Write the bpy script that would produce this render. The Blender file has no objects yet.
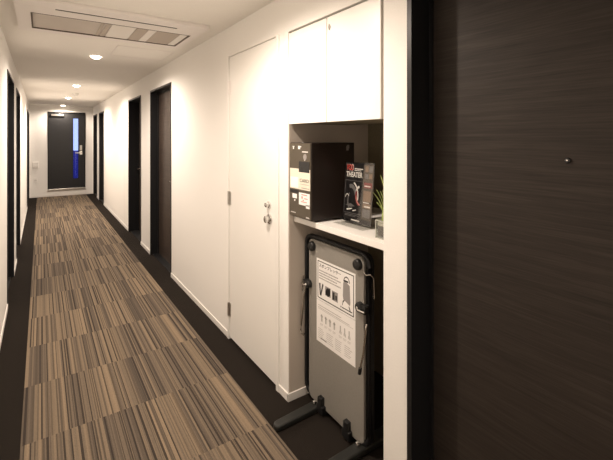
import bpy, bmesh, math, random
from mathutils import Vector, Matrix
random.seed(7)
scene = bpy.context.scene
COL = scene.collection
PI = math.pi

# ------------------------------------------------------------------ room dimensions (metres)
R = 1.088     # plane of the right wall
L = -0.23     # plane of the left wall
E = 11.15     # plane of the end wall
B = -2.2      # wall behind the viewer
CZ = 2.175    # ceiling
DH = 1.965    # head height of the room doors
RUN0, RUN1 = -0.077, 0.922   # edges of the striped carpet

# ------------------------------------------------------------------ materials
def mat(name, col, rough=0.5, metal=0.0, spec=0.5, emit=None, estr=0.0, trans=0.0, alpha=1.0, ior=1.45):
    m = bpy.data.materials.new(name); m.use_nodes = True
    p = m.node_tree.nodes['Principled BSDF']
    p.inputs['Base Color'].default_value = (*col, 1)
    p.inputs['Roughness'].default_value = rough
    p.inputs['Metallic'].default_value = metal
    p.inputs['Specular IOR Level'].default_value = spec
    p.inputs['Transmission Weight'].default_value = trans
    p.inputs['IOR'].default_value = ior
    if emit:
        p.inputs['Emission Color'].default_value = (*emit, 1)
        p.inputs['Emission Strength'].default_value = estr
    return m

def nodes(m):
    nt = m.node_tree
    return nt, nt.nodes, nt.links, nt.nodes['Principled BSDF']

def add_noise(m, scale, c1, c2, bump=0.0, stretch=None, detail=4.0, dist=0.002, lo=0.3, hi=0.7):
    nt, N, K, p = nodes(m)
    g = N.new('ShaderNodeNewGeometry')
    src = g.outputs['Position']
    if stretch:
        mp = N.new('ShaderNodeMapping'); mp.inputs['Scale'].default_value = stretch
        K.new(src, mp.inputs['Vector']); src = mp.outputs['Vector']
    n = N.new('ShaderNodeTexNoise'); n.inputs['Scale'].default_value = scale; n.inputs['Detail'].default_value = detail
    K.new(src, n.inputs['Vector'])
    r = N.new('ShaderNodeValToRGB')
    r.color_ramp.elements[0].position = lo; r.color_ramp.elements[1].position = hi
    r.color_ramp.elements[0].color = (*c1, 1); r.color_ramp.elements[1].color = (*c2, 1)
    K.new(n.outputs['Fac'], r.inputs['Fac']); K.new(r.outputs['Color'], p.inputs['Base Color'])
    if bump:
        b = N.new('ShaderNodeBump'); b.inputs['Strength'].default_value = bump; b.inputs['Distance'].default_value = dist
        K.new(n.outputs['Fac'], b.inputs['Height']); K.new(b.outputs['Normal'], p.inputs['Normal'])
    return m

M = {}
M['wall'] = add_noise(mat('wallpaper', (.88, .86, .825), .85, spec=.2), 160, (.865, .845, .81), (.895, .875, .84), .25, dist=.001)
M['ceiling'] = add_noise(mat('ceiling_paper', (.88, .85, .80), .9, spec=.2), 140, (.865, .835, .785), (.895, .865, .815), .25, dist=.001)
M['white_paint'] = mat('white_door_paint', (.88, .86, .82), .45)
M['skirt'] = mat('skirting_vinyl', (.84, .81, .77), .5)
M['laminate'] = mat('white_laminate', (.86, .84, .80), .35)
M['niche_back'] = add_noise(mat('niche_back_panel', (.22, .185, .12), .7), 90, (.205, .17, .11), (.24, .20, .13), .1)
M['niche_shade'] = mat('niche_side_shade', (.6, .53, .46), .7)  # niche shade put into a darker colour than the wall
M['black_metal'] = mat('black_frame_paint', (.010, .010, .011), .42, spec=.35)
M['black_plastic'] = mat('black_plastic', (.012, .012, .012), .4)
M['black_gloss'] = mat('black_gloss', (.008, .008, .009), .12)
M['steel'] = mat('brushed_steel', (.62, .60, .57), .28, metal=1)
M['dark_steel'] = mat('dark_steel', (.48, .45, .41), .25, metal=1)
M['chrome'] = mat('chrome', (.75, .74, .72), .12, metal=1)
M['end_door'] = add_noise(mat('end_door_paint', (.014, .014, .015), .4), 30, (.012, .012, .013), (.016, .016, .017))
M['press_board'] = add_noise(mat('grey_press_board', (.265, .25, .225), .42), 220, (.25, .235, .21), (.28, .265, .24), .08, dist=.001)
M['press_foot'] = mat('dark_green_grey_foot', (.016, .017, .015), .5)
M['paper'] = mat('white_paper', (.88, .86, .84), .6)
M['ink'] = mat('black_ink', (.02, .018, .018), .6)
M['grey_ink'] = mat('grey_ink', (.30, .28, .27), .6)
M['pale_ink'] = mat('pale_grey_ink', (.50, .48, .46), .6)
M['red_ink'] = mat('red_ink', (.55, .03, .02), .5)
M['pink_ink'] = mat('pink_ink', (.75, .30, .28), .5)
M['box_front'] = add_noise(mat('machine_front_brown', (.085, .07, .05), .5), 200, (.08, .066, .047), (.092, .076, .055))
M['box_side'] = add_noise(mat('machine_side_brown', (.018, .011, .009), .35), 200, (.016, .010, .008), (.021, .013, .011))
M['ivory'] = mat('ivory_label', (.78, .72, .60), .5)
M['poster_black'] = mat('poster_black', (.012, .011, .012), .3)
M['poster_brown'] = mat('poster_brown', (.075, .058, .043), .35)
M['poster_white'] = mat('poster_white', (.8, .78, .76), .4)
M['poster_grey'] = mat('poster_grey', (.16, .155, .16), .4)
M['poster_maroon'] = mat('poster_maroon', (.22, .04, .04), .4)
M['poster_tan'] = mat('poster_tan', (.24, .16, .11), .4)
M['edge_highlight'] = mat('pale_edge_highlight', (.42, .43, .38), .15)  # highlight colour for the edges of the glass pot
M['soil'] = add_noise(mat('dark_soil', (.03, .02, .015), .9), 120, (.02, .014, .010), (.06, .04, .03), .5)
M['gravel'] = add_noise(mat('cream_gravel', (.7, .65, .55), .8), 150, (.58, .53, .43), (.80, .75, .66), .5)
M['leaf'] = add_noise(mat('leaf_green', (.30, .40, .10), .5), 60, (.22, .32, .06), (.45, .52, .18))
M['ac_plastic'] = mat('air_conditioner_plastic', (.86, .82, .79), .5)
M['ac_mesh'] = add_noise(mat('grey_filter_mesh', (.74, .69, .64), .8), 8, (.72, .67, .62), (.76, .71, .66))
M['ac_grey'] = mat('dark_filter_mesh', (.52, .46, .40), .8)  # darker grey tone for some of the filter plates
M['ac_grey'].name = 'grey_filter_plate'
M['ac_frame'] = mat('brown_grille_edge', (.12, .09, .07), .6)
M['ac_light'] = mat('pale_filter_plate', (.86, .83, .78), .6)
M['ac_dark'] = mat('dark_slot', (.03, .024, .02), .7)
M['lamp'] = mat('lamp_diffuser', (.9, .85, .75), .4, emit=(1, .86, .66), estr=22)
M['blue_paint'] = mat('blue_parapet_paint', (.02, .03, .30), .7)
M['patio'] = mat('grey_outdoor_concrete', (.3, .3, .32), .9)

# clear glass: a thin sheet that lets straight light through and reflects a little
def clear(name, tint=(1, 1, 1), refl=.08, rough=.02):
    m = bpy.data.materials.new(name); m.use_nodes = True
    nt = m.node_tree; N = nt.nodes; K = nt.links
    for n in list(N): N.remove(n)
    o = N.new('ShaderNodeOutputMaterial'); mix = N.new('ShaderNodeMixShader')
    t = N.new('ShaderNodeBsdfTransparent'); t.inputs['Color'].default_value = (*tint, 1)
    g = N.new('ShaderNodeBsdfGlossy'); g.inputs['Roughness'].default_value = rough
    mix.inputs['Fac'].default_value = refl
    K.new(t.outputs[0], mix.inputs[1]); K.new(g.outputs[0], mix.inputs[2]); K.new(mix.outputs[0], o.inputs['Surface'])
    return m
M['glass'] = clear('door_glass', (.93, .95, 1), .06)
M['acrylic'] = clear('clear_acrylic', (.93, .93, .92), .05, .06)
M['pot_glass'] = clear('pot_glass', (.92, .94, .92), .16, .05)

# dark wood with a horizontal grain
def wood(name, c1, c2, c3, rough=.42):
    m = mat(name, c2, rough, spec=.25)
    nt, N, K, p = nodes(m)
    g = N.new('ShaderNodeNewGeometry')
    def noise(scale, st, detail):
        mp = N.new('ShaderNodeMapping'); mp.inputs['Scale'].default_value = st
        K.new(g.outputs['Position'], mp.inputs['Vector'])
        n = N.new('ShaderNodeTexNoise'); n.inputs['Scale'].default_value = scale; n.inputs['Detail'].default_value = detail
        n.inputs['Roughness'].default_value = .6; n.inputs['Distortion'].default_value = .35
        K.new(mp.outputs['Vector'], n.inputs['Vector']); return n.outputs['Fac']
    a = noise(3.0, (1, 1.1, 26), 5.0)
    b = noise(3.0, (1, 2.2, 120), 3.0)
    mx = N.new('ShaderNodeMix'); mx.data_type = 'FLOAT'; mx.inputs[0].default_value = .42
    K.new(a, mx.inputs[2]); K.new(b, mx.inputs[3])
    r = N.new('ShaderNodeValToRGB'); cr = r.color_ramp
    cr.elements[0].position = .33; cr.elements[0].color = (*c1, 1)
    cr.elements[1].position = .68; cr.elements[1].color = (*c3, 1)
    e = cr.elements.new(.5); e.color = (*c2, 1)
    K.new(mx.outputs[0], r.inputs['Fac']); K.new(r.outputs['Color'], p.inputs['Base Color'])
    bp = N.new('ShaderNodeBump'); bp.inputs['Strength'].default_value = .12; bp.inputs['Distance'].default_value = .001
    K.new(mx.outputs[0], bp.inputs['Height']); K.new(bp.outputs['Normal'], p.inputs['Normal'])
    return m
M['dark_wood'] = wood('dark_wood_veneer', (.018, .0140, .0120), (.029, .0225, .0185), (.044, .035, .0285), .55)
M['room_wood'] = wood('brown_wood_veneer', (.035, .025, .020), (.055, .040, .032), (.075, .056, .045))

# near black cut pile at the edges of the corridor
M['dark_carpet'] = add_noise(mat('dark_border_carpet', (.02, .016, .013), 1, spec=.05), 420, (.013, .0105, .009), (.034, .028, .023), .8, dist=.004, detail=2)

# striped half-metre carpet tiles
def stripes():
    m = mat('striped_carpet_tiles', (.3, .23, .16), 1, spec=.05)
    nt, N, K, p = nodes(m)
    def math_(op, a, b=None, c=None):
        n = N.new('ShaderNodeMath'); n.operation = op
        for i, v in enumerate((a, b, c)):
            if v is None: continue
            if isinstance(v, (int, float)): n.inputs[i].default_value = v
            else: K.new(v, n.inputs[i])
        return n.outputs[0]
    g = N.new('ShaderNodeNewGeometry'); s = N.new('ShaderNodeSeparateXYZ'); K.new(g.outputs['Position'], s.inputs[0])
    X, Y = s.outputs[0], s.outputs[1]
    tx = math_('FLOOR', math_('DIVIDE', math_('SUBTRACT', X, RUN0), .4995))
    ty = math_('FLOOR', math_('DIVIDE', math_('ADD', math_('SUBTRACT', Y, 2.185), 50.0), .5))
    def band(width, seed):
        c = N.new('ShaderNodeCombineXYZ')
        K.new(math_('FLOOR', math_('DIVIDE', math_('ADD', X, seed * .0137 + 5), width)), c.inputs[0])
        K.new(math_('ADD', ty, seed * 7.0), c.inputs[1]); K.new(tx, c.inputs[2])
        w = N.new('ShaderNodeTexWhiteNoise'); w.noise_dimensions = '3D'; K.new(c.outputs[0], w.inputs['Vector'])
        return w.outputs['Value']
    def line(width, seed, half, lo, hi):
        '''one dark thread line per cell of the given width, at a random place and depth'''
        q = math_('DIVIDE', math_('ADD', X, seed * .0137 + 5), width)
        c = N.new('ShaderNodeCombineXYZ')
        K.new(math_('FLOOR', q), c.inputs[0]); K.new(math_('ADD', ty, seed * 7.0), c.inputs[1]); K.new(tx, c.inputs[2])
        w = N.new('ShaderNodeTexWhiteNoise'); w.noise_dimensions = '3D'; K.new(c.outputs[0], w.inputs['Vector'])
        sc = N.new('ShaderNodeSeparateColor'); K.new(w.outputs['Color'], sc.inputs[0])
        off = math_('ADD', math_('MULTIPLY', sc.outputs[0], .6), .2)
        inside = math_('LESS_THAN', math_('ABSOLUTE', math_('SUBTRACT', math_('FRACT', q), off)), math_('ADD', math_('MULTIPLY', sc.outputs[2], half * .8), half * .6))
        deep = N.new('ShaderNodeMapRange'); K.new(sc.outputs[1], deep.inputs[0]); deep.inputs[1].default_value = lo; deep.inputs[2].default_value = hi
        return math_('MULTIPLY', inside, deep.outputs[0])
    a, b, d = band(.0078, 1), band(.0165, 2), band(.083, 3)
    v = math_('ADD', math_('ADD', math_('MULTIPLY', a, .36), math_('MULTIPLY', b, .34)), math_('MULTIPLY', d, .30))
    r = N.new('ShaderNodeValToRGB'); cr = r.color_ramp; cr.interpolation = 'LINEAR'
    stops = [(.15, (.105, .086, .070)), (.38, (.165, .132, .102)), (.55, (.225, .176, .127)), (.85, (.30, .228, .158))]
    cr.elements[0].position, cr.elements[0].color = stops[0][0], (*stops[0][1], 1)
    cr.elements[1].position, cr.elements[1].color = stops[-1][0], (*stops[-1][1], 1)
    for ps, cc in stops[1:-1]:
        e = cr.elements.new(ps); e.color = (*cc, 1)
    K.new(v, r.inputs['Fac'])
    dk = math_('MAXIMUM', line(.030, 4, .13, 0, .6), math_('MULTIPLY', line(.021, 5, .13, .45, 1.0), .8))
    ml = N.new('ShaderNodeMix'); ml.data_type = 'RGBA'; K.new(math_('MULTIPLY', dk, .92), ml.inputs[0])
    K.new(r.outputs['Color'], ml.inputs[6]); ml.inputs[7].default_value = (.050, .041, .036, 1)
    stripe_col = ml.outputs[2]
    n = N.new('ShaderNodeTexNoise'); n.inputs['Scale'].default_value = 330; n.inputs['Detail'].default_value = 2
    K.new(g.outputs['Position'], n.inputs['Vector'])
    mx = N.new('ShaderNodeMix'); mx.data_type = 'RGBA'; mx.blend_type = 'MULTIPLY'; mx.inputs[0].default_value = .55
    rr = N.new('ShaderNodeValToRGB'); rr.color_ramp.elements[0].position = .25; rr.color_ramp.elements[1].position = .6
    rr.color_ramp.elements[0].color = (.45, .45, .45, 1); rr.color_ramp.elements[1].color = (1, 1, 1, 1)
    K.new(n.outputs['Fac'], rr.inputs['Fac'])
    K.new(stripe_col, mx.inputs[6]); K.new(rr.outputs['Color'], mx.inputs[7]); K.new(mx.outputs[2], p.inputs['Base Color'])
    bp = N.new('ShaderNodeBump'); bp.inputs['Strength'].default_value = .6; bp.inputs['Distance'].default_value = .003
    K.new(math_('ADD', math_('MULTIPLY', v, .7), n.outputs['Fac']), bp.inputs['Height']); K.new(bp.outputs['Normal'], p.inputs['Normal'])
    return m
M['stripes'] = stripes()

# ------------------------------------------------------------------ mesh helpers
class MB:
    """collects shapes and links them as one mesh object"""
    def __init__(s): s.bm = bmesh.new()
    def _join(s, t, mx=None):
        if mx is not None: bmesh.ops.transform(t, matrix=mx, verts=t.verts)
        me = bpy.data.meshes.new('tmp'); t.to_mesh(me); t.free(); s.bm.from_mesh(me); bpy.data.meshes.remove(me)
    def box(s, x0, x1, y0, y1, z0, z1, bevel=0.0, seg=2):
        t = bmesh.new(); bmesh.ops.create_cube(t, size=1)
        for v in t.verts:
            v.co = Vector(((x0 + x1) / 2 + v.co.x * (x1 - x0), (y0 + y1) / 2 + v.co.y * (y1 - y0), (z0 + z1) / 2 + v.co.z * (z1 - z0)))
        if bevel: bmesh.ops.bevel(t, geom=t.edges[:], offset=bevel, segments=seg, profile=.5, affect='EDGES')
        s._join(t); return s
    def cyl(s, p0, p1, r, r2=None, n=24, bevel=0.0):
        p0, p1 = Vector(p0), Vector(p1); d = p1 - p0
        t = bmesh.new(); bmesh.ops.create_cone(t, cap_ends=True, segments=n, radius1=r, radius2=r if r2 is None else r2, depth=d.length)
        if bevel:
            es = [e for e in t.edges if len(e.link_faces) == 2 and any(len(f.verts) > 4 for f in e.link_faces)]
            bmesh.ops.bevel(t, geom=es, offset=bevel, segments=2, profile=.5, affect='EDGES')
        q = d.to_track_quat('Z', 'Y').to_matrix().to_4x4(); q.translation = (p0 + p1) / 2
        s._join(t, q); return s
    def tube(s, pts, r, n=10):
        pts = [Vector(p) for p in pts]; rings = []
        for i, p in enumerate(pts):
            a = pts[max(i - 1, 0)]; b = pts[min(i + 1, len(pts) - 1)]
            q = (b - a).to_track_quat('Z', 'Y')
            rings.append([s.bm.verts.new(p + q @ Vector((r * math.cos(2 * PI * k / n), r * math.sin(2 * PI * k / n), 0))) for k in range(n)])
        for i in range(len(rings) - 1):
            for k in range(n):
                s.bm.faces.new((rings[i][k], rings[i][(k + 1) % n], rings[i + 1][(k + 1) % n], rings[i + 1][k]))
        s.bm.faces.new(rings[0][::-1]); s.bm.faces.new(rings[-1]); return s
    def prism(s, outline, to3, depth):
        """outline: list of 2D points; to3(u, v, w) places them; w runs 0..depth"""
        a = [s.bm.verts.new(to3(u, v, 0)) for u, v in outline]; b = [s.bm.verts.new(to3(u, v, depth)) for u, v in outline]
        n = len(outline)
        s.bm.faces.new(a[::-1]); s.bm.faces.new(b)
        for i in range(n): s.bm.faces.new((a[i], a[(i + 1) % n], b[(i + 1) % n], b[i]))
        return s
    def build(s, name, m, parent=None, smooth=False, loc=None):
        bmesh.ops.recalc_face_normals(s.bm, faces=s.bm.faces[:])
        me = bpy.data.meshes.new(name); s.bm.to_mesh(me); s.bm.free()
        me.materials.append(m)
        if smooth:
            for p in me.polygons: p.use_smooth = True
            try: me.set_sharp_from_angle(angle=math.radians(40))
            except Exception: pass
        o = bpy.data.objects.new(name, me); COL.objects.link(o)
        if parent is not None:
            o.parent = parent; o.matrix_parent_inverse = Matrix.Translation(-world_loc(parent))
        return o

def world_loc(o):
    v = Vector(o.location)
    # every holder is placed by location only; meshes keep their own origin at zero
    return v if o.type == 'EMPTY' else Vector((0, 0, 0))

def tag(o, label, cat, group=None, kind=None):
    o['label'] = label; o['category'] = cat
    if group: o['group'] = group
    if kind: o['kind'] = kind
    return o
def thing(name, loc, label, cat, group=None, kind=None):
    o = bpy.data.objects.new(name, None); COL.objects.link(o); o.location = loc; o.empty_display_size = .1
    return tag(o, label, cat, group, kind)
def struct(mb, name, m, label, cat, **k):
    return tag(mb.build(name, m, **k), label, cat, kind='structure')

def rrect(u0, u1, v0, v1, r, n=6):
    pts = []
    for cu, cv, a in ((u1 - r, v1 - r, 0), (u0 + r, v1 - r, PI / 2), (u0 + r, v0 + r, PI), (u1 - r, v0 + r, 1.5 * PI)):
        for k in range(n + 1):
            t = a + PI / 2 * k / n; pts.append((cu + r * math.cos(t), cv + r * math.sin(t)))
    return pts

# flat prints on a face that looks down the corridor's width (towards -X): u = metres to the right, v = metres up
class Face:
    def __init__(s, x, y_left, z_bottom, lean=0.0):
        s.x, s.y, s.z, s.lean = x, y_left, z_bottom, lean
    def p(s, u, v, w=0.0):
        return Vector((s.x + v * math.sin(s.lean) - w, s.y - u, s.z + v * math.cos(s.lean)))
    def rect(s, mb, u0, v0, u1, v1, w=.0006):
        mb.prism([(u0, v0), (u1, v0), (u1, v1), (u0, v1)], lambda u, v, d: s.p(u, v, d), w)
    def poly(s, mb, pts, w=.0006):
        mb.prism(pts, lambda u, v, d: s.p(u, v, d), w)
    def disc(s, mb, u, v, r, w=.0006, n=16, sy=1.0):
        s.poly(mb, [(u + r * math.cos(2 * PI * k / n), v + r * sy * math.sin(2 * PI * k / n)) for k in range(n)], w)
    def text(s, body, u, v, h, name, m, parent, width=None, w=.0008, bold=0.0):
        cu = bpy.data.curves.new('t', 'FONT'); cu.body = body; cu.size = 1; cu.extrude = 0.0; cu.offset = bold; cu.resolution_u = 3
        ob = bpy.data.objects.new('t', cu); COL.objects.link(ob)
        dg = bpy.context.evaluated_depsgraph_get(); dg.update()
        me = bpy.data.meshes.new_from_object(ob.evaluated_get(dg)); me.name = name
        bpy.data.objects.remove(ob); bpy.data.curves.remove(cu)
        xs = [q.co.x for q in me.vertices] or [0, 1]; ys = [q.co.y for q in me.vertices] or [0, 1]
        x0, x1, y0, y1 = min(xs), max(xs), min(ys), max(ys)
        ky = h / (y1 - y0); kx = (width / (x1 - x0)) if width else ky
        for q in me.vertices: q.co = s.p(u + (q.co.x - x0) * kx, v + (q.co.y - y0) * ky, w)
        me.materials.clear(); me.materials.append(m)
        o = bpy.data.objects.new(name, me); COL.objects.link(o)
        if parent is not None:
            o.parent = parent; o.matrix_parent_inverse = Matrix.Translation(-world_loc(parent))
        return o

# ------------------------------------------------------------------ the room shell
struct(MB().box(L - .3, 2.0, B - .2, E + .2, -.1, 0), 'floor', M['dark_carpet'], 'near-black carpet border along both sides of the corridor floor', 'floor')
struct(MB().box(L - .3, 2.0, B - .2, E + .2, CZ, CZ + .1), 'ceiling', M['ceiling'], 'cream papered corridor ceiling with recessed lights', 'ceiling')
tag(MB().box(RUN0, RUN1, B + .1, 11.13, 0, .004).build('carpet_runner', M['stripes']),
    'long brown and beige striped tile carpet down the middle of the corridor', 'carpet')

DA, DB, DC, DD = (4.02, 4.93), (5.46, 6.34), (9.13, 9.91), (10.33, 11.08)
ENTRY = (.02, .952)
WD = (1.875, 2.56)
NICHE = (1.072, 1.77)
NB = 1.66                      # back of the niche
w = MB()
ed = sorted([ENTRY, NICHE, WD, DA, DB, DC, DD])
y = B
for a, b in ed:
    w.box(R, R + .12, y, a, 0, DH); y = b
w.box(R, R + .12, y, E, 0, DH)
w.box(R, R + .12, B, E, DH, CZ)
w.box(R + .12, NB + .05, NICHE[1], NICHE[1] + .09, 0, CZ)          # niche cheeks
w.box(R + .12, NB + .05, NICHE[0] - .09, NICHE[0], 0, CZ)
struct(w, 'wall_right', M['wall'], 'long cream wall on the side with the shelf niche and white door', 'wall')
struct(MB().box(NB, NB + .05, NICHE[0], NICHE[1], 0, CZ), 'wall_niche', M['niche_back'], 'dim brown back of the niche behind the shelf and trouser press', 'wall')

w = MB().box(R + .004, NB, NICHE[1] - .003, NICHE[1], 0, DH).box(R + .004, NB, NICHE[0], NICHE[0] + .003, 0, DH)  # thin sheets added over the cheeks so the niche sides look shaded
struct(w, 'wall_niche_shade', M['niche_shade'], 'grey-brown sheets added on the niche sides, coloured to stand in for shade', 'wall')
w = MB(); y = B
LA, LB, LD = DA, DB, (9.5, 11.05)
for a, b in (LA, LB, LD):
    w.box(L - .12, L, y, a, 0, DH); y = b
w.box(L - .12, L, y, E, 0, DH); w.box(L - .12, L, B, E, DH, CZ)
struct(w, 'wall_left', M['wall'], 'cream wall close on the side opposite the white door', 'wall')
struct(MB().box(L - .12, R + .12, B - .12, B, 0, CZ), 'wall_front', M['wall'], 'cream wall closing the corridor behind the viewer', 'wall')
EX0, EX1, EZ0, EZ1 = .13, .915, .145, 2.03
w = MB()
w.box(L - .12, EX0, E, E + .14, 0, CZ).box(EX1, R + .12, E, E + .14, 0, CZ).box(EX0, EX1, E, E + .14, 0, EZ0).box(EX0, EX1, E, E + .14, EZ1, CZ)
struct(w, 'wall_end', M['wall'], 'short cream wall at the far end around the black exit door', 'wall')

# baseboards
def skirt(segs, x, sgn):
    m = MB()
    for a, b in segs: m.box(min(x, x - sgn * .007), max(x, x - sgn * .007), a, b, 0, .042, .001, 1)
    return m
b_ = skirt([(WD[1] + .012, DA[0]), (DA[1], DB[0]), (DB[1], DC[0]), (DC[1], DD[0]), (NICHE[1] - .007, WD[0] - .014), (ENTRY[1] + .004, NICHE[0])], R, 1)
b_.box(R - .007, NB, NICHE[1] - .009, NICHE[1], 0, .042, .001, 1)
struct(b_, 'baseboard_right', M['skirt'], 'low white skirting strip along the foot of the niche wall', 'baseboard')
struct(skirt([(B, LA[0]), (LA[1], LB[0]), (LB[1], LD[0])], L, -1), 'baseboard_left', M['skirt'], 'low white skirting strip along the foot of the wall with three black doorways', 'baseboard')
struct(MB().box(L, R, E - .007, E, 0, .042, .001, 1), 'baseboard_end', M['skirt'], 'low white skirting strip under the black exit door', 'baseboard')

# ------------------------------------------------------------------ room doors in black steel frames
def lever(parent, x, y, z, s, d):
    """silver lever: s = +1 door on the right wall, d = direction along Y the lever points"""
    h = MB().cyl((x, y, z), (x - s * .008, y, z), .026, bevel=.002).cyl((x - s * .008, y, z), (x - s * .05, y, z), .009)
    h.tube([(x - s * .048, y - d * .006, z), (x - s * .05, y + d * .03, z), (x - s * .048, y + d * .115, z)], .009)
    h.build('door_handle', M['chrome'], parent, smooth=True)
def room_door(n, s, y0, y1, label, hand=None, wood_m=None, depth=.09, z_hand=.94):
    x = R if s > 0 else L
    t = thing('door_%d' % n, (x, (y0 + y1) / 2, 0), label, 'door', kind='structure')
    def bx(m, a, b, *r, **k): m.box(min(x + s * a, x + s * b), max(x + s * a, x + s * b), *r, **k)
    f = MB()
    dd = depth + .045
    bx(f, -.006, dd, y0, y0 + .022, 0, DH, bevel=.0015); bx(f, -.006, dd, y1 - .022, y1, 0, DH, bevel=.0015)
    bx(f, -.006, dd, y0, y1, DH - .022, DH, bevel=.0015)
    bx(f, depth - .012, depth, y0 + .02, y0 + .034, 0, DH - .02); bx(f, depth - .012, depth, y1 - .034, y1 - .02, 0, DH - .02)
    bx(f, depth - .012, depth, y0 + .02, y1 - .02, DH - .036, DH - .02)
    f.build('door_frame', M['black_metal'], t)
    sl = MB(); bx(sl, depth, depth + .04, y0 + .023, y1 - .023, .008, DH - .023, bevel=.001)
    sl.build('door_panel', wood_m or M['room_wood'], t)
    st = MB(); bx(st, .02, depth + .04, y0 + .022, y1 - .022, 0, .007)
    st.build('door_sill', M['black_metal'], t)
    if hand == 'far': lever(t, x + s * depth, y1 - .09, z_hand, s, -1)
    if hand == 'near': lever(t, x + s * depth, y0 + .09, z_hand, s, 1)
    return t
entry = room_door(1, 1, *ENTRY, 'large dark brown wood-grain door with a small peephole beside the niche', 'near', M['dark_wood'], .10)
pe = MB().cyl((R + .101, .477, 1.339), (R + .094, .477, 1.339), .0078, bevel=.002)
ph = pe.build('peephole', M['black_gloss'], entry, smooth=True)
MB().cyl((R + .0945, .477, 1.339), (R + .0915, .477, 1.339), .0032, .0022, bevel=.0006).build('lens', M['chrome'], ph, smooth=True)
room_door(2, 1, *DA, 'brown door in a black frame, first beyond the white door', 'near')
room_door(3, 1, *DB, 'door in a black frame with silver lever, second beyond the white door', 'far', depth=.14)
room_door(4, 1, *DC, 'black-framed doorway on the white-door side, third beyond it', 'near')
room_door(5, 1, *DD, 'farthest black-framed doorway on the white-door side, next to the exit door wall', 'near')
room_door(6, -1, *LA, 'tallest-looking black doorway at the left edge, nearest on the wall facing the white door', 'near')
room_door(7, -1, *LB, 'middle black doorway on the wall facing the white door', 'near')
room_door(8, -1, *LD, 'farthest black doorway on the wall facing the white door, by the exit wall', 'near')

# ------------------------------------------------------------------ white service door
t = thing('door_9', (R, 2.2, 0), 'flush white door with silver hinges and two round locks beside the niche', 'door', kind='structure')
f = MB()
f.box(R - .010, R + .1, WD[0] - .014, WD[0] + .012, 0, DH + .004, .0015).box(R - .010, R + .1, WD[1] - .010, WD[1] + .012, 0, DH + .004, .0015)
f.box(R - .006, R + .1, WD[0], WD[1], DH + .0005, DH + .012, .0015)
f.build('door_frame', M['white_paint'], t)
MB().box(R + .06, R + .09, WD[0] + .005, WD[1] - .005, 0, DH).build('door_stop', M['ac_dark'], t)
d = MB().box(R - .004, R + .04, WD[0] + .016, WD[1] - .014, .02, DH - .004, .001, 1).build('door_panel', M['white_paint'], t)
for z in (1.75, .985, .212):
    h = MB().cyl((R - .010, WD[1] - .012, z - .045), (R - .010, WD[1] - .012, z + .045), .0075)
    h.box(R - .0065, R - .003, WD[1] - .042, WD[1] - .012, z - .045, z + .045)
    h.build('hinge', M['steel'] if z < 1.5 else M['ac_plastic'], t, smooth=True)
k = MB().cyl((R - .004, 1.972, 1.018), (R - .012, 1.972, 1.018), .019, bevel=.002).cyl((R - .012, 1.972, 1.018), (R - .03, 1.972, 1.018), .0145, bevel=.003)
lk = k.build('lock_cylinder', M['chrome'], d, smooth=True)
k = MB().cyl((R - .004, 1.968, .936), (R - .010, 1.968, .936), .030, bevel=.002).cyl((R - .010, 1.968, .936), (R - .034, 1.968, .936), .016, .021, bevel=.003)
k.build('door_knob', M['chrome'], d, smooth=True)

# ------------------------------------------------------------------ black exit door at the end
t = thing('door_10', ((EX0 + EX1) / 2, E, EZ0), 'black exit door with a tall narrow glass slot closing the far end', 'door', kind='structure')
fr = MB(); g = .022
fr.box(EX0, EX0 + g, E - .012, E + .12, EZ0, EZ1, .001).box(EX1 - g, EX1, E - .012, E + .12, EZ0, EZ1, .001).box(EX0, EX1, E - .012, E + .12, EZ1 - g, EZ1, .001)
fr.build('door_frame', M['black_metal'], t)
GX0, GX1, GZ0, GZ1 = .648, .768, .40, 1.885
dp = MB(); a0, a1, y0, y1 = EX0 + g, EX1 - g, E + .012, E + .052
dp.box(a0, GX0, y0, y1, EZ0 + .03, EZ1 - g).box(GX1, a1, y0, y1, EZ0 + .03, EZ1 - g).box(GX0, GX1, y0, y1, EZ0 + .03, GZ0).box(GX0, GX1, y0, y1, GZ1, EZ1 - g)
d = dp.build('door_panel', M['end_door'], t)
be = MB(); q = .008
for a in ((GX0 - q, GX0 + q, GZ0, GZ1), (GX1 - q, GX1 + q, GZ0, GZ1), (GX0 - q, GX1 + q, GZ0 - q, GZ0 + q), (GX0 - q, GX1 + q, GZ1 - q, GZ1 + q)):
    be.box(a[0], a[1], y0 - .004, y0 + .004, a[2], a[3])
be.build('glazing_bead', M['black_metal'], d)
MB().box(GX0, GX1, E + .03, E + .036, GZ0, GZ1).build('glass_pane', M['glass'], d)
h = MB().box(.795, .845, y0 - .006, y0, 1.10, 1.22, .002).cyl((.82, y0 - .006, 1.16), (.82, y0 - .02, 1.16), .016)
h.build('lock_plate', M['steel'], d)
h = MB().box(.79, .85, y0 - .008, y0, .99, 1.08, .002).cyl((.83, y0, 1.035), (.83, y0 - .055, 1.035), .010)
h.box(.69, .845, y0 - .065, y0 - .043, 1.022, 1.048, .004)
h.build('door_handle', M['chrome'], d)
c = MB().box(.20, .46, y0 - .055, y0 - .002, 1.925, 1.972, .006)
c.build('door_closer', M['steel'], d)
MB().box(EX0, EX1, E - .035, E + .06, EZ0 - .012, EZ0 + .03, .002).build('door_sill', M['steel'], t)

# outside, beyond the glass
struct(MB().box(-1.2, 2.6, E + 1.1, E + 1.2, -.1, 1.06), 'wall_balcony', M['blue_paint'], 'blue balcony parapet seen through the exit door glass', 'wall')
struct(MB().box(-1.2, 2.6, E + .14, E + 1.2, -.2, -.1), 'floor_balcony', M['patio'], 'grey balcony floor outside the exit door', 'floor')

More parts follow.
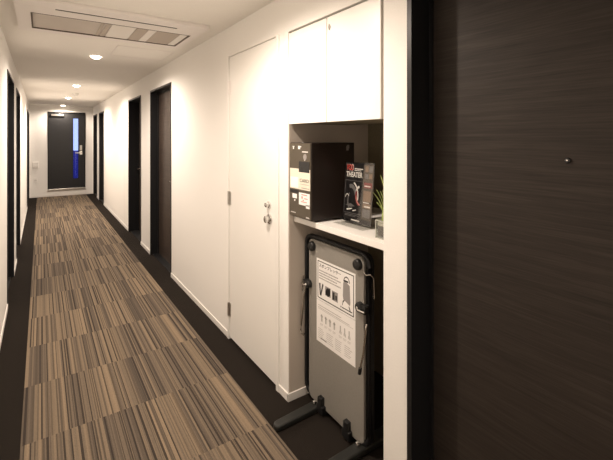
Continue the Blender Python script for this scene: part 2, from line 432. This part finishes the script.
# ------------------------------------------------------------------ fittings on the end wall
t = thing('mounted_control_box', (-.10, E, .69), 'small white square control box on the end wall beside the exit door', 'control box')
MB().box(-.165, -.045, E - .03, E, .695, .835, .005).build('housing', M['laminate'], t)
MB().box(-.15, -.06, E - .032, E - .028, .712, .735, .001).build('button_strip', M['ac_mesh'], t)
t = thing('wall_outlet', (-.10, E, .36), 'small white wall outlet plate below the control box on the end wall', 'outlet')
MB().box(-.14, -.07, E - .008, E, .35, .46, .002).build('cover_plate', M['laminate'], t)
MB().box(-.118, -.114, E - .010, E - .006, .39, .42).box(-.096, -.092, E - .010, E - .006, .39, .42).build('socket', M['ink'], t)

# ------------------------------------------------------------------ ceiling: lights, detector, hatch, air conditioner
def downlight(x, y, label):
    t = thing('ceiling_light', (x, y, CZ), label, 'ceiling light', 'recessed lights along the corridor ceiling')
    n = 32; r = MB()
    prof = [(.058, 0), (.058, -.005), (.054, -.007), (.045, -.004), (.043, -.001), (.043, 0)]
    rings = [[r.bm.verts.new((x + a * math.cos(2 * PI * k / n), y + a * math.sin(2 * PI * k / n), CZ + b)) for k in range(n)] for a, b in prof]
    for i in range(len(rings) - 1):
        for k in range(n): r.bm.faces.new((rings[i][k], rings[i][(k + 1) % n], rings[i + 1][(k + 1) % n], rings[i + 1][k]))
    r.build('trim_ring', M['ac_plastic'], t, smooth=True)
    dm = MB(); prev = None
    for a in range(7):
        q = PI / 2 * a / 7; rr, zz = .0435 * math.cos(q), CZ - .001 - .026 * math.sin(q)
        cur = [dm.bm.verts.new((x + rr * math.cos(2 * PI * k / n), y + rr * math.sin(2 * PI * k / n), zz)) for k in range(n)]
        if prev:
            for k in range(n): dm.bm.faces.new((prev[k], prev[(k + 1) % n], cur[(k + 1) % n], cur[k]))
        prev = cur
    dm.bm.faces.new(prev)
    dm.build('diffuser', M['lamp'], t, smooth=True)
    return t
POWER = 110
def spot(y, p):
    ld = bpy.data.lights.new('downlight_beam', 'SPOT'); ld.energy = p; ld.color = (1, .845, .71)
    ld.spot_size = math.radians(170); ld.spot_blend = .6; ld.shadow_soft_size = .035
    lo = bpy.data.objects.new('downlight_beam', ld); COL.objects.link(lo); lo.location = (.43, y, CZ - .042)
for y, lab in ((4.17, 'bright round ceiling downlight just beyond the air conditioner, largest of the row'),
               (6.64, 'round ceiling downlight, second beyond the air conditioner'),
               (8.72, 'round ceiling downlight, third beyond the air conditioner, past the smoke detector'),
               (10.86, 'farthest round ceiling downlight, just above the black exit door')):
    downlight(.43, y, lab); spot(y, POWER if y < 10 else POWER * .55)
for y in (1.62, -1.2):
    spot(y, POWER * .78 if y > 0 else POWER * .5)
    downlight(.43, y, 'round ceiling downlight overhead in front of the niche' if y > 0 else 'round ceiling downlight behind the viewer')
t = thing('smoke_detector', (.50, 7.85, CZ), 'small white domed smoke detector between the second and third lights', 'smoke detector')
MB().cyl((.50, 7.85, CZ), (.50, 7.85, CZ - .02), .05, bevel=.003).build('base', M['laminate'], t, smooth=True)
MB().cyl((.50, 7.85, CZ - .02), (.50, 7.85, CZ - .045), .038, .024, bevel=.004).build('dome', M['laminate'], t, smooth=True)
t = thing('ceiling_hatch', (.76, 3.8, CZ), 'faint square access hatch in the ceiling behind the air conditioner', 'hatch')
h = MB(); a0, a1, b0, b1 = .53, 1.0, 3.58, 4.04
h.box(a0, a1, b0, b0 + .006, CZ - .0025, CZ).box(a0, a1, b1 - .006, b1, CZ - .0025, CZ).box(a0, a0 + .006, b0, b1, CZ - .0025, CZ).box(a1 - .006, a1, b0, b1, CZ - .0025, CZ)
h.build('frame', M['ac_plastic'], t)
MB().box(a0 + .008, a1 - .008, b0 + .008, b1 - .008, CZ - .0015, CZ).build('panel', M['ceiling'], t)

AX0, AX1, AY0, AY1, AZ = -.125, .960, 2.60, 3.355, CZ - .022
G0, G1, H0, H1 = -.052, .911, 2.855, 3.258
t = thing('air_conditioner', (.43, 2.98, CZ), 'long white ceiling cassette air conditioner with a framed intake grille', 'air conditioner')
S0, S1, T0, T1 = .070, .775, 2.712, 2.736
p = MB()
p.box(AX0, AX1, AY0, T0, AZ, CZ, .003).box(AX0, S0, T0, T1, AZ, CZ).box(S1, AX1, T0, T1, AZ, CZ).box(AX0, AX1, T1, H0, AZ, CZ)
p.box(AX0, G0, H0, H1, AZ, CZ).box(G1, AX1, H0, H1, AZ, CZ).box(AX0, AX1, H1, AY1, AZ, CZ, .003)
p.build('panel', M['ac_plastic'], t)
MB().box(S0, S1, T0, T1, AZ + .002, CZ - .001).build('air_outlet_shade', M['ac_dark'], t)  # dark block fills the slot, standing for the shade inside it
r_ = MB(); e_ = .009
r_.box(G0, G1, H0, H0 + e_, AZ - .001, CZ).box(G0, G1, H1 - e_, H1, AZ - .001, CZ).box(G0, G0 + e_, H0, H1, AZ - .001, CZ).box(G1 - e_, G1, H0, H1, AZ - .001, CZ)
r_.build('grille_frame', M['ac_frame'], t)
gr = MB().box(G0 + e_, G1 - e_, H0 + e_, H1 - e_, AZ + .010, CZ - .001)
for i in range(25):
    yy = H0 + .018 + i * .0151
    gr.box(G0 + e_, G1 - e_, yy, yy + .004, AZ + .005, AZ + .010)
gr = gr.build('intake_grille', M['ac_mesh'], t)
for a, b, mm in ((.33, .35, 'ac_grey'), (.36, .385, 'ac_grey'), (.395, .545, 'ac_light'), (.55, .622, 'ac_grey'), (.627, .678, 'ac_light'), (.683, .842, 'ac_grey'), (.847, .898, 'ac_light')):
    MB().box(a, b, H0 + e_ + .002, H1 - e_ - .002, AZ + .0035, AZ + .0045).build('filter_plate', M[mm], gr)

# ------------------------------------------------------------------ niche: cabinet, shelf
N0, N1 = NICHE
t = thing('wall_cabinet', (R, (N0 + N1) / 2, 1.474), 'white two-door wall cabinet set flush in the top of the niche', 'cabinet')
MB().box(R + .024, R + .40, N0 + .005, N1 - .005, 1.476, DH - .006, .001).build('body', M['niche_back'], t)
YM = 1.43
d = MB().box(R - .002, R + .018, YM + .0025, N1 - .008, 1.474, DH - .012, .001).build('door', M['laminate'], t)
d = MB().box(R - .002, R + .018, N0 + .014, YM - .0025, 1.474, DH - .012, .001).build('door', M['laminate'], t)
k = MB().cyl((R - .002, YM - .022, 1.905), (R - .006, YM - .022, 1.905), .0085, bevel=.001).box(R - .0075, R - .002, YM - .024, YM - .020, 1.892, 1.918)
k.build('lock', M['steel'], d)
SZ = .982
t = thing('shelf', (1.12, 1.43, SZ - .028), 'white shelf across the niche under the black card machine', 'shelf')
MB().box(1.12, NB, N0 + .004, N1 - .004, SZ - .028, SZ, .0015).build('board', M['laminate'], t)

# ------------------------------------------------------------------ card machine on the shelf
bx0, bx1, by0, by1, bz0, bz1 = 1.090, 1.372, 1.565, 1.764, SZ + .008, 1.376
t = thing('card_machine', (1.24, 1.667, SZ), 'dark brown box-shaped card vending machine standing on the white shelf', 'vending machine')
MB().box(bx0 + .006, bx1, by0, by1, bz0, bz1, .003).build('housing', M['box_side'], t)
fm = MB().box(bx0, bx0 + .012, by0 + .003, by1 - .002, bz0 + .004, bz1 - .003, .002).build('front_panel', M['box_front'], t)
for yy in (by0 + .02, by1 - .02):
    for xx in (1.14, bx1 - .03): MB().cyl((xx, yy, SZ), (xx, yy, bz0 + .002), .011).build('foot', M['black_plastic'], t)
W_, H_ = by1 - by0, bz1 - bz0
F = Face(bx0, by1, bz0)
def U(a): return a * W_
def V(a): return (1 - a) * H_       # measured from the top
def prints(parent, F, name, m, rects=(), discs=(), polys=(), w=.0008):
    mb = MB()
    for r in rects: F.rect(mb, *r, w=w)
    for d_ in discs: F.disc(mb, *d_, w=w)
    for p_ in polys: F.poly(mb, p_, w=w)
    return mb.build(name, m, parent)
lab = prints(fm, F, 'ivory_panel', M['ivory'], [(U(.05), V(.615), U(.985), V(.345))], w=.0012)
prints(fm, F, 'card_tray', M['paper'], [(U(.09), V(.60), U(.46), V(.46))], w=.0024)
F.text('CARD', U(.53), V(.515), .017, 'lettering', M['ink'], fm, width=U(.40), w=.0022)
prints(fm, F, 'fine_print', M['grey_ink'], [(U(.60), V(.595), U(.95), V(.587)), (U(.55), V(.545), U(.93), V(.540))], w=.0022)
prints(fm, F, 'display', M['black_gloss'], [(U(.48), V(.385), U(.955), V(.245))], w=.0020)
prints(fm, F, 'symbol_print', M['paper'], [(U(.19), V(.085), U(.235), V(.05)), (U(.17), V(.055), U(.26), V(.045)), (U(.62), V(.125), U(.88), V(.113)), (U(.44), V(.085), U(.53), V(.042)), (U(.5), V(.06), U(.58), V(.045))],
       [(U(.74), V(.222), .004)])
prints(fm, F, 'emblem', M['grey_ink'], (), [(U(.75), V(.185), .015)], w=.0010)
prints(fm, F, 'coin_slot', M['black_gloss'], [(U(.06), V(.67), U(.46), V(.633))], w=.0016)
prints(fm, F, 'small_label', M['paper'], [(U(.17), V(.745), U(.38), V(.685))], [(U(.28), V(.772), .005)], w=.0012)
st = prints(fm, F, 'sticker', M['paper'], [(U(.48), V(.815), U(.965), V(.655)), (U(.80), V(.845), U(.955), V(.80))], w=.0012)
prints(fm, F, 'red_print', M['pink_ink'], [(U(.60), V(.685), U(.86), V(.672)), (U(.60), V(.73), U(.66), V(.70)), (U(.72), V(.73), U(.88), V(.718)), (U(.58), V(.775), U(.84), V(.765)), (U(.66), V(.755), U(.72), V(.742))], w=.0018)
prints(fm, F, 'maker_print', M['pale_ink'], [(U(.09), V(.945), U(.32), V(.932)), (U(.80), V(.972), U(.94), V(.955))])
sd = MB()
sd.box(bx1 - .055, bx1 - .040, by0 - .001, by0, 1.335, 1.358).box(bx1 - .05, bx1 - .036, by0 - .001, by0, 1.345, 1.364)
sd.build('side_emblem', M['grey_ink'], t)

# ------------------------------------------------------------------ acrylic stand with the film sheet
t = thing('sign_holder', (1.25, 1.414, SZ), 'clear acrylic sign holder with a black film sheet standing on the shelf', 'sign holder')
PY, PW, PH = 1.520, .212, .300
LEAN = math.radians(5)
F = Face(1.246, PY, SZ + .003, LEAN)
hb = MB(); F.rect(hb, 0, 0, PW, PH, w=.0025)
hb.box(1.195, 1.315, PY - PW, PY, SZ, SZ + .003)
hb.build('holder', M['acrylic'], t)
Fb = Face(1.250, PY, SZ + .003, LEAN)
sh = MB(); Fb.rect(sh, .004, .006, PW - .004, PH - .004, w=.0012)
sheet = sh.build('sheet', M['poster_black'], t)
Fs = Face(1.250 - .0012, PY, SZ + .003, LEAN)
def pr(name, m, **k): return prints(sheet, Fs, name, m, **k)
pr('side_column', M['poster_brown'], rects=[(.138, .03, .205, .290)], w=.0003)
Fs.text('VOD', .014, .256, .030, 'title_lettering', M['red_ink'], sheet, width=.05, w=.0012, bold=.02)
Fs.text('VOD', .0125, .2545, .033, 'title_outline', M['poster_white'], sheet, width=.053, w=.0005, bold=.03)
Fs.text('THEATER', .014, .224, .026, 'title_lettering', M['poster_white'], sheet, width=.118, w=.0008, bold=.03)
pr('tagline', M['poster_white'], rects=[(.072, .263, .132, .268), (.072, .256, .12, .259)], w=.0005)
# a plain abstract picture of swirling shapes
pr('picture', M['poster_grey'], rects=[(.010, .048, .012, .208), (.012, .206, .130, .208), (.012, .048, .13, .050)], w=.0005)
def arc(cu, cv, r0, r1, a0, a1, n=14):
    o = [(cu + r1 * math.cos(a0 + (a1 - a0) * k / n), cv + r1 * math.sin(a0 + (a1 - a0) * k / n) * 1.35) for k in range(n + 1)]
    i = [(cu + r0 * math.cos(a0 + (a1 - a0) * k / n), cv + r0 * math.sin(a0 + (a1 - a0) * k / n) * 1.35) for k in range(n, -1, -1)]
    return o + i
pr('pale_swirl', M['poster_white'], polys=[arc(.055, .13, .050, .056, -.2, 1.2), arc(.115, .15, .018, .026, 1.6, 3.6), arc(.03, .12, .012, .015, .5, 3.0), [(.03, .066), (.07, .074), (.072, .070), (.034, .060)], [(.075, .064), (.10, .07), (.10, .066), (.078, .059)]], w=.0006)
pr('grey_swirl', M['poster_grey'], polys=[arc(.055, .13, .030, .044, .2, 1.9), arc(.075, .11, .035, .042, 2.4, 4.2), [(.02, .085), (.06, .095), (.09, .085), (.06, .078)]], w=.0005)
pr('red_swirl', M['poster_maroon'], polys=[arc(.13, .14, .030, .041, 2.7, 4.3)], w=.0007)
pr('pink_swirl', M['pink_ink'], polys=[arc(.13, .14, .032, .036, 3.2, 4.5)], w=.0009)
pr('small_print', M['poster_grey'], rects=[(.02, .040, .12, .0425), (.02, .034, .10, .036)], w=.0005)
pr('maker_print', M['poster_white'], rects=[(.070, .016, .128, .021)], w=.0005)
thumbs = [(.150, .255, .170, .283, 'poster_tan'), (.176, .255, .198, .283, 'poster_grey'), (.150, .224, .172, .246, 'poster_grey'), (.178, .224, .198, .246, 'poster_tan'),
          (.146, .180, .200, .205, 'poster_maroon'), (.146, .116, .196, .166, 'poster_tan'), (.146, .086, .200, .106, 'poster_tan'), (.146, .042, .196, .080, 'poster_grey')]
for a, b, c, d_, mm in thumbs: pr('thumbnail', M[mm], rects=[(a, b, c, d_)], w=.0007)
pr('caption_print', M['poster_white'], rects=[(.150, .186, .19, .191), (.146, .109, .185, .113), (.156, .090, .196, .096)], w=.0010)

# ------------------------------------------------------------------ glass pot with green blades
px0, px1, py0, py1 = 1.160, 1.235, 1.112, 1.187
t = thing('potted_plant', ((px0 + px1) / 2, (py0 + py1) / 2, SZ), 'small square glass pot of grassy green blades at the shelf end', 'plant')
g = MB(); wl = .0035; hz = SZ + .075
g.box(px0, px1, py0, py1, SZ, SZ + .006)
g.box(px0, px0 + wl, py0, py1, SZ + .006, hz).box(px1 - wl, px1, py0, py1, SZ + .006, hz).box(px0 + wl, px1 - wl, py0, py0 + wl, SZ + .006, hz).box(px0 + wl, px1 - wl, py1 - wl, py1, SZ + .006, hz)
g.build('pot', M['pot_glass'], t)
rm = MB(); q = .0022
for a, b in ((px0, py0), (px0, py1), (px1, py0), (px1, py1)): rm.box(a - q, a + q, b - q, b + q, SZ, hz + .001)
for z_ in (SZ + .003, hz):
    rm.box(px0, px1, py0 - q, py0 + q, z_ - q, z_ + q).box(px0, px1, py1 - q, py1 + q, z_ - q, z_ + q).box(px0 - q, px0 + q, py0, py1, z_ - q, z_ + q).box(px1 - q, px1 + q, py0, py1, z_ - q, z_ + q)
rm.build('edge_highlight', M['edge_highlight'], t)  # opaque pale bars paint the highlights along the glass edges
MB().box(px0 + .004, px1 - .004, py0 + .004, py1 - .004, SZ + .007, SZ + .052, .002).build('soil', M['soil'], t)
MB().box(px0 + .004, px1 - .004, py0 + .004, py1 - .004, SZ + .052, SZ + .066, .002).build('gravel', M['gravel'], t)
def blade(base, dirv, length, width, bend, name='blade'):
    mb = MB(); n = 8; d = Vector(dirv).normalized(); side = d.cross(Vector((0, 0, 1))).normalized(); prev = None
    for i in range(n + 1):
        s_ = i / n
        c = Vector(base) + Vector((0, 0, length * (s_ - bend * s_ * s_ * .6))) + d * (length * bend * s_ * s_)
        ww = width * (1 - s_) ** .6 * (.5 + .5 * min(1, s_ * 4)) + .0004
        fold = d * ww * .35
        cur = [mb.bm.verts.new(c - side * ww - fold), mb.bm.verts.new(c), mb.bm.verts.new(c + side * ww - fold)]
        if prev:
            mb.bm.faces.new((prev[0], prev[1], cur[1], cur[0])); mb.bm.faces.new((prev[1], prev[2], cur[2], cur[1]))
        prev = cur
    o = mb.build(name, M['leaf'], t, smooth=True)
    so = o.modifiers.new('thickness', 'SOLIDIFY'); so.thickness = .0012
    return o
for i in range(13):
    a = random.uniform(0, 2 * PI)
    blade((1.1975 + random.uniform(-.022, .022), 1.150 + random.uniform(-.02, .022), SZ + .064), (math.cos(a), math.sin(a), 0), random.uniform(.10, .19), .0042, random.uniform(.15, .5))
for a, ln, bd in ((PI * .35, .25, .40), (PI * .30, .22, .3)):
    blade((1.20, 1.158, SZ + .064), (math.cos(a), math.sin(a), 0), ln, .006, bd, 'long_blade')

# ------------------------------------------------------------------ trouser press
t = thing('trouser_press', (1.2, 1.497, 0), 'upright grey and black trouser press under the shelf with two paper notices', 'trouser press')
yz = lambda x: (lambda u, v, d: Vector((x + d, u, v)))
fp = MB().prism(rrect(1.283, 1.711, .030, .869, .032), yz(1.18), .016)
board = fp.build('front_board', M['press_board'], t)
board['label'] = 'grey front board'
bd = board.modifiers.new('soft_edge', 'BEVEL'); bd.width = .004; bd.segments = 2; bd.limit_method = 'ANGLE'
bb = MB().prism(rrect(1.262, 1.734, .022, .884, .045), yz(1.197), .030)
back = bb.build('back_board', M['black_plastic'], t)
bd = back.modifiers.new('soft_edge', 'BEVEL'); bd.width = .006; bd.segments = 2; bd.limit_method = 'ANGLE'
fr = MB(); r0 = rrect(1.256, 1.747, .040, .881, .05)
fr.tube([(1.192, u, v) for u, v in r0] + [(1.192, *r0[0])], .0115)
fr.build('tube_frame', M['black_metal'], t, smooth=True)
for y_, z_ in ((1.673, .833), (1.316, .833)):
    MB().cyl((1.181, y_, z_), (1.160, y_, z_), .0265, .023, bevel=.005).build('corner_knob', M['black_plastic'], t, smooth=True)
for y_, z_, sg in ((1.703, .628, 1), (1.300, .648, -1)):
    c = MB().cyl((1.181, y_, z_), (1.158, y_, z_), .024, .021, bevel=.005).box(1.164, 1.196, min(y_, y_ + sg * .04), max(y_, y_ + sg * .04), z_ - .022, z_ + .016, .004)
    cl = c.build('clamp', M['black_plastic'], t, smooth=True)
    MB().cyl((1.160, y_, z_), (1.152, y_, z_), .007, bevel=.001).tube([(1.155, y_, z_), (1.150, y_ + sg * .012, z_ - .004), (1.158, y_ + sg * .045, z_ - .006)], .0045).build('clamp_pin', M['chrome'], cl, smooth=True)
# wire levers at both sides
lv = MB().tube([(1.165, 1.722, .622), (1.160, 1.727, .56), (1.156, 1.748, .40), (1.156, 1.752, .365), (1.156, 1.745, .352), (1.156, 1.728, .350), (1.158, 1.720, .36)], .0045)
lv.build('wire_lever', M['dark_steel'], t, smooth=True)
lv = MB().tube([(1.176, 1.735, .66), (1.170, 1.752, .655), (1.168, 1.756, .62), (1.168, 1.752, .575), (1.172, 1.738, .565)], .004)
lv.build('wire_loop', M['dark_steel'], t, smooth=True)
lv = MB().tube([(1.172, 1.262, .585), (1.166, 1.252, .59), (1.160, 1.247, .575), (1.158, 1.262, .46), (1.158, 1.283, .385)], .0045)
rl = lv.build('wire_lever', M['dark_steel'], t, smooth=True)
MB().cyl((1.158, 1.281, .392), (1.158, 1.288, .362), .008, bevel=.002).build('rubber_tip', M['black_plastic'], rl, smooth=True)
lv = MB().tube([(1.180, 1.285, .806), (1.176, 1.262, .80), (1.182, 1.243, .806), (1.196, 1.238, .79), (1.20, 1.238, .70)], .0028)
lv.build('wire_loop', M['dark_steel'], t, smooth=True)
for y_ in (1.588, 1.386):
    c = MB().box(1.158, 1.196, y_ - .026, y_ + .026, .012, .052, .004).box(1.158, 1.182, y_ - .016, y_ + .016, .045, .092, .004)
    c.build('bottom_clip', M['black_plastic'], t)
for y_ in (1.636, 1.305):
    c = MB().cyl((1.176, y_, .040), (1.152, y_, .040), .011, bevel=.002)
    c.build('bolt', M['chrome'], t, smooth=True)
for y_, y2 in ((1.642, 1.628), (1.300, 1.300)):
    # tapered foot with a rounded toe
    out = []
    n = 10; xa, xb = .945, 1.47; wa, wb = .024, .032
    for k in range(n + 1):
        a = PI / 2 + PI * k / n; out.append((xa + wa * math.cos(a), y2 + wa * math.sin(a)))
    for k in range(n + 1):
        a = -PI / 2 + PI * k / n; out.append((xb + wb * math.cos(a), y_ + wb * math.sin(a)))
    ft = MB().prism(out, lambda u, v, d: Vector((u, v, .003 + d * (1 + max(0, min(1, (u - .93) / .2)) * .35))), .026)
    o = ft.build('foot', M['press_foot'], t, smooth=True)
    bv = o.modifiers.new('soft_edge', 'BEVEL'); bv.width = .007; bv.segments = 3; bv.limit_method = 'ANGLE'
    MB().cyl((.955, y2, 0), (.955, y2, .006), .012).cyl((1.45, y_, 0), (1.45, y_, .006), .012).build('rubber_pad', M['black_plastic'], o)
# notices on the board
NX = 1.180
Fn = Face(NX, 1.639, .5655)
def sheet_(name, v0, v1, label):
    mb = MB(); Fn.rect(mb, 0, v0, .301, v1, w=.0008)
    o = mb.build(name, M['paper'], t); o['label'] = label; return o
n1 = sheet_('notice', .006, .2165, 'white notice with a black border and pictures')
n2 = sheet_('notice', -.2085, .004, 'white sheet of pale step-by-step drawings')
Fn2 = Face(NX - .0008, 1.639, .5655)
def np_(parent, name, m, **k): return prints(parent, Fn2, name, m, **k)
bw = .0042
np_(n1, 'border', M['ink'], rects=[(.010, .016, .291, .016 + bw), (.010, .2065 - bw, .291, .2065), (.010, .016 + bw, .010 + bw, .2065 - bw), (.291 - bw, .016 + bw, .291, .2065 - bw)], w=.0006)
Fn2.text('ズボンプレッサー', .022, .176, .019, 'lettering', M['ink'], n1, width=.176, w=.0006, bold=.012)
rows = []
for j, (vv, le) in enumerate(((.156, .150), (.143, .165), (.130, .140), (.117, .172))):
    u = .022
    while u < .022 + le:
        ww = random.choice((.005, .007, .009)); rows.append((u, vv, u + ww, vv + .0055)); u += ww + .003
np_(n1, 'fine_print', M['grey_ink'], rects=rows, w=.0004)
np_(n1, 'trouser_drawing', M['ink'], polys=[[(.022, .092), (.034, .095), (.036, .034), (.029, .032)], [(.050, .096), (.060, .093), (.040, .030), (.033, .033)]], w=.0006)
p1 = np_(n1, 'photo', M['grey_ink'], rects=[(.074, .046, .118, .092)], w=.0004)
np_(n1, 'photo_figure', M['ink'], polys=[arc(.096, .066, 0, .016, 0, 2 * PI)], rects=[(.078, .05, .09, .07), (.104, .054, .114, .088)], w=.0008)
p1 = np_(n1, 'photo', M['grey_ink'], rects=[(.128, .042, .174, .088)], w=.0004)
np_(n1, 'photo_figure', M['ink'], rects=[(.134, .046, .15, .082), (.156, .05, .168, .072)], w=.0008)
np_(n1, 'press_drawing', M['grey_ink'], polys=[[(.212, .09), (.215, .15), (.222, .165), (.262, .150), (.266, .07), (.262, .058), (.216, .074)]], w=.0004)
np_(n1, 'outline_print', M['ink'], polys=[arc(.240, .155, .020, .0235, .15, 3.0), [(.210, .06), (.222, .073), (.224, .070), (.213, .055)], [(.258, .055), (.270, .03), (.266, .028), (.254, .052)], [(.214, .07), (.208, .045), (.211, .044), (.217, .07)]], rects=[(.222, .16, .252, .168)], w=.0007)
np_(n1, 'maker_line', M['ink'], rects=[(.195, .030, .201, .036), (.205, .0305, .280, .0345)], w=.0006)
rows = [(.014, -.022, .20, -.0185), (.014, -.033, .26, -.030), (.014, -.0395, .285, -.0375)]
figs = []; caps = []
for i in range(4): 
    u = .040 + i * .034
    figs += [(u, -.098, u + .010, -.062), (u - .004, -.074, u + .014, -.068)]
    caps += [(u - .008, -.112, u + .016, -.110), (u - .008, -.118, u + .012, -.116)]
for i in range(3):
    u = .190 + i * .032
    figs += [(u, -.088, u + .008, -.060), (u - .003, -.098, u + .003, -.086), (u + .006, -.1, u + .012, -.086)]
    caps += [(u - .008, -.112, u + .016, -.110), (u - .008, -.118, u + .012, -.116)]
for c_ in range(4):
    for k in range(6): caps.append((.014 + c_ * .070, -.140 - k * .0095, .014 + c_ * .070 + random.uniform(.035, .056), -.1375 - k * .0095))
np_(n2, 'drawing_print', M['pale_ink'], rects=figs, w=.0006)
np_(n2, 'fine_print', M['pale_ink'], rects=rows + caps, w=.0004)
np_(n2, 'bold_line', M['grey_ink'], rects=[(.036, -.188, .085, -.182)], w=.0008)

# ------------------------------------------------------------------ dusk sky outside, camera, view
wd = bpy.data.worlds.new('sky'); scene.world = wd; wd.use_nodes = True
bg = wd.node_tree.nodes['Background']; bg.inputs['Color'].default_value = (.45, .56, 1.0, 1); bg.inputs['Strength'].default_value = 1.6
cd = bpy.data.cameras.new('camera'); cam = bpy.data.objects.new('camera', cd); COL.objects.link(cam)
FPX = 390.0
cd.sensor_width = 36; cd.lens = 36 * FPX / 613; cd.shift_y = -(230 - 138) / 613
cd.clip_start = .02
cam.location = (0, 0, 1.40)
cam.rotation_euler = (PI / 2, 0, -math.atan((306.5 - 41) / FPX))
scene.camera = cam
vs = scene.view_settings
vs.view_transform = 'Standard'; vs.look = 'None'; vs.gamma = 1; vs.use_curve_mapping = False; vs.exposure = 0
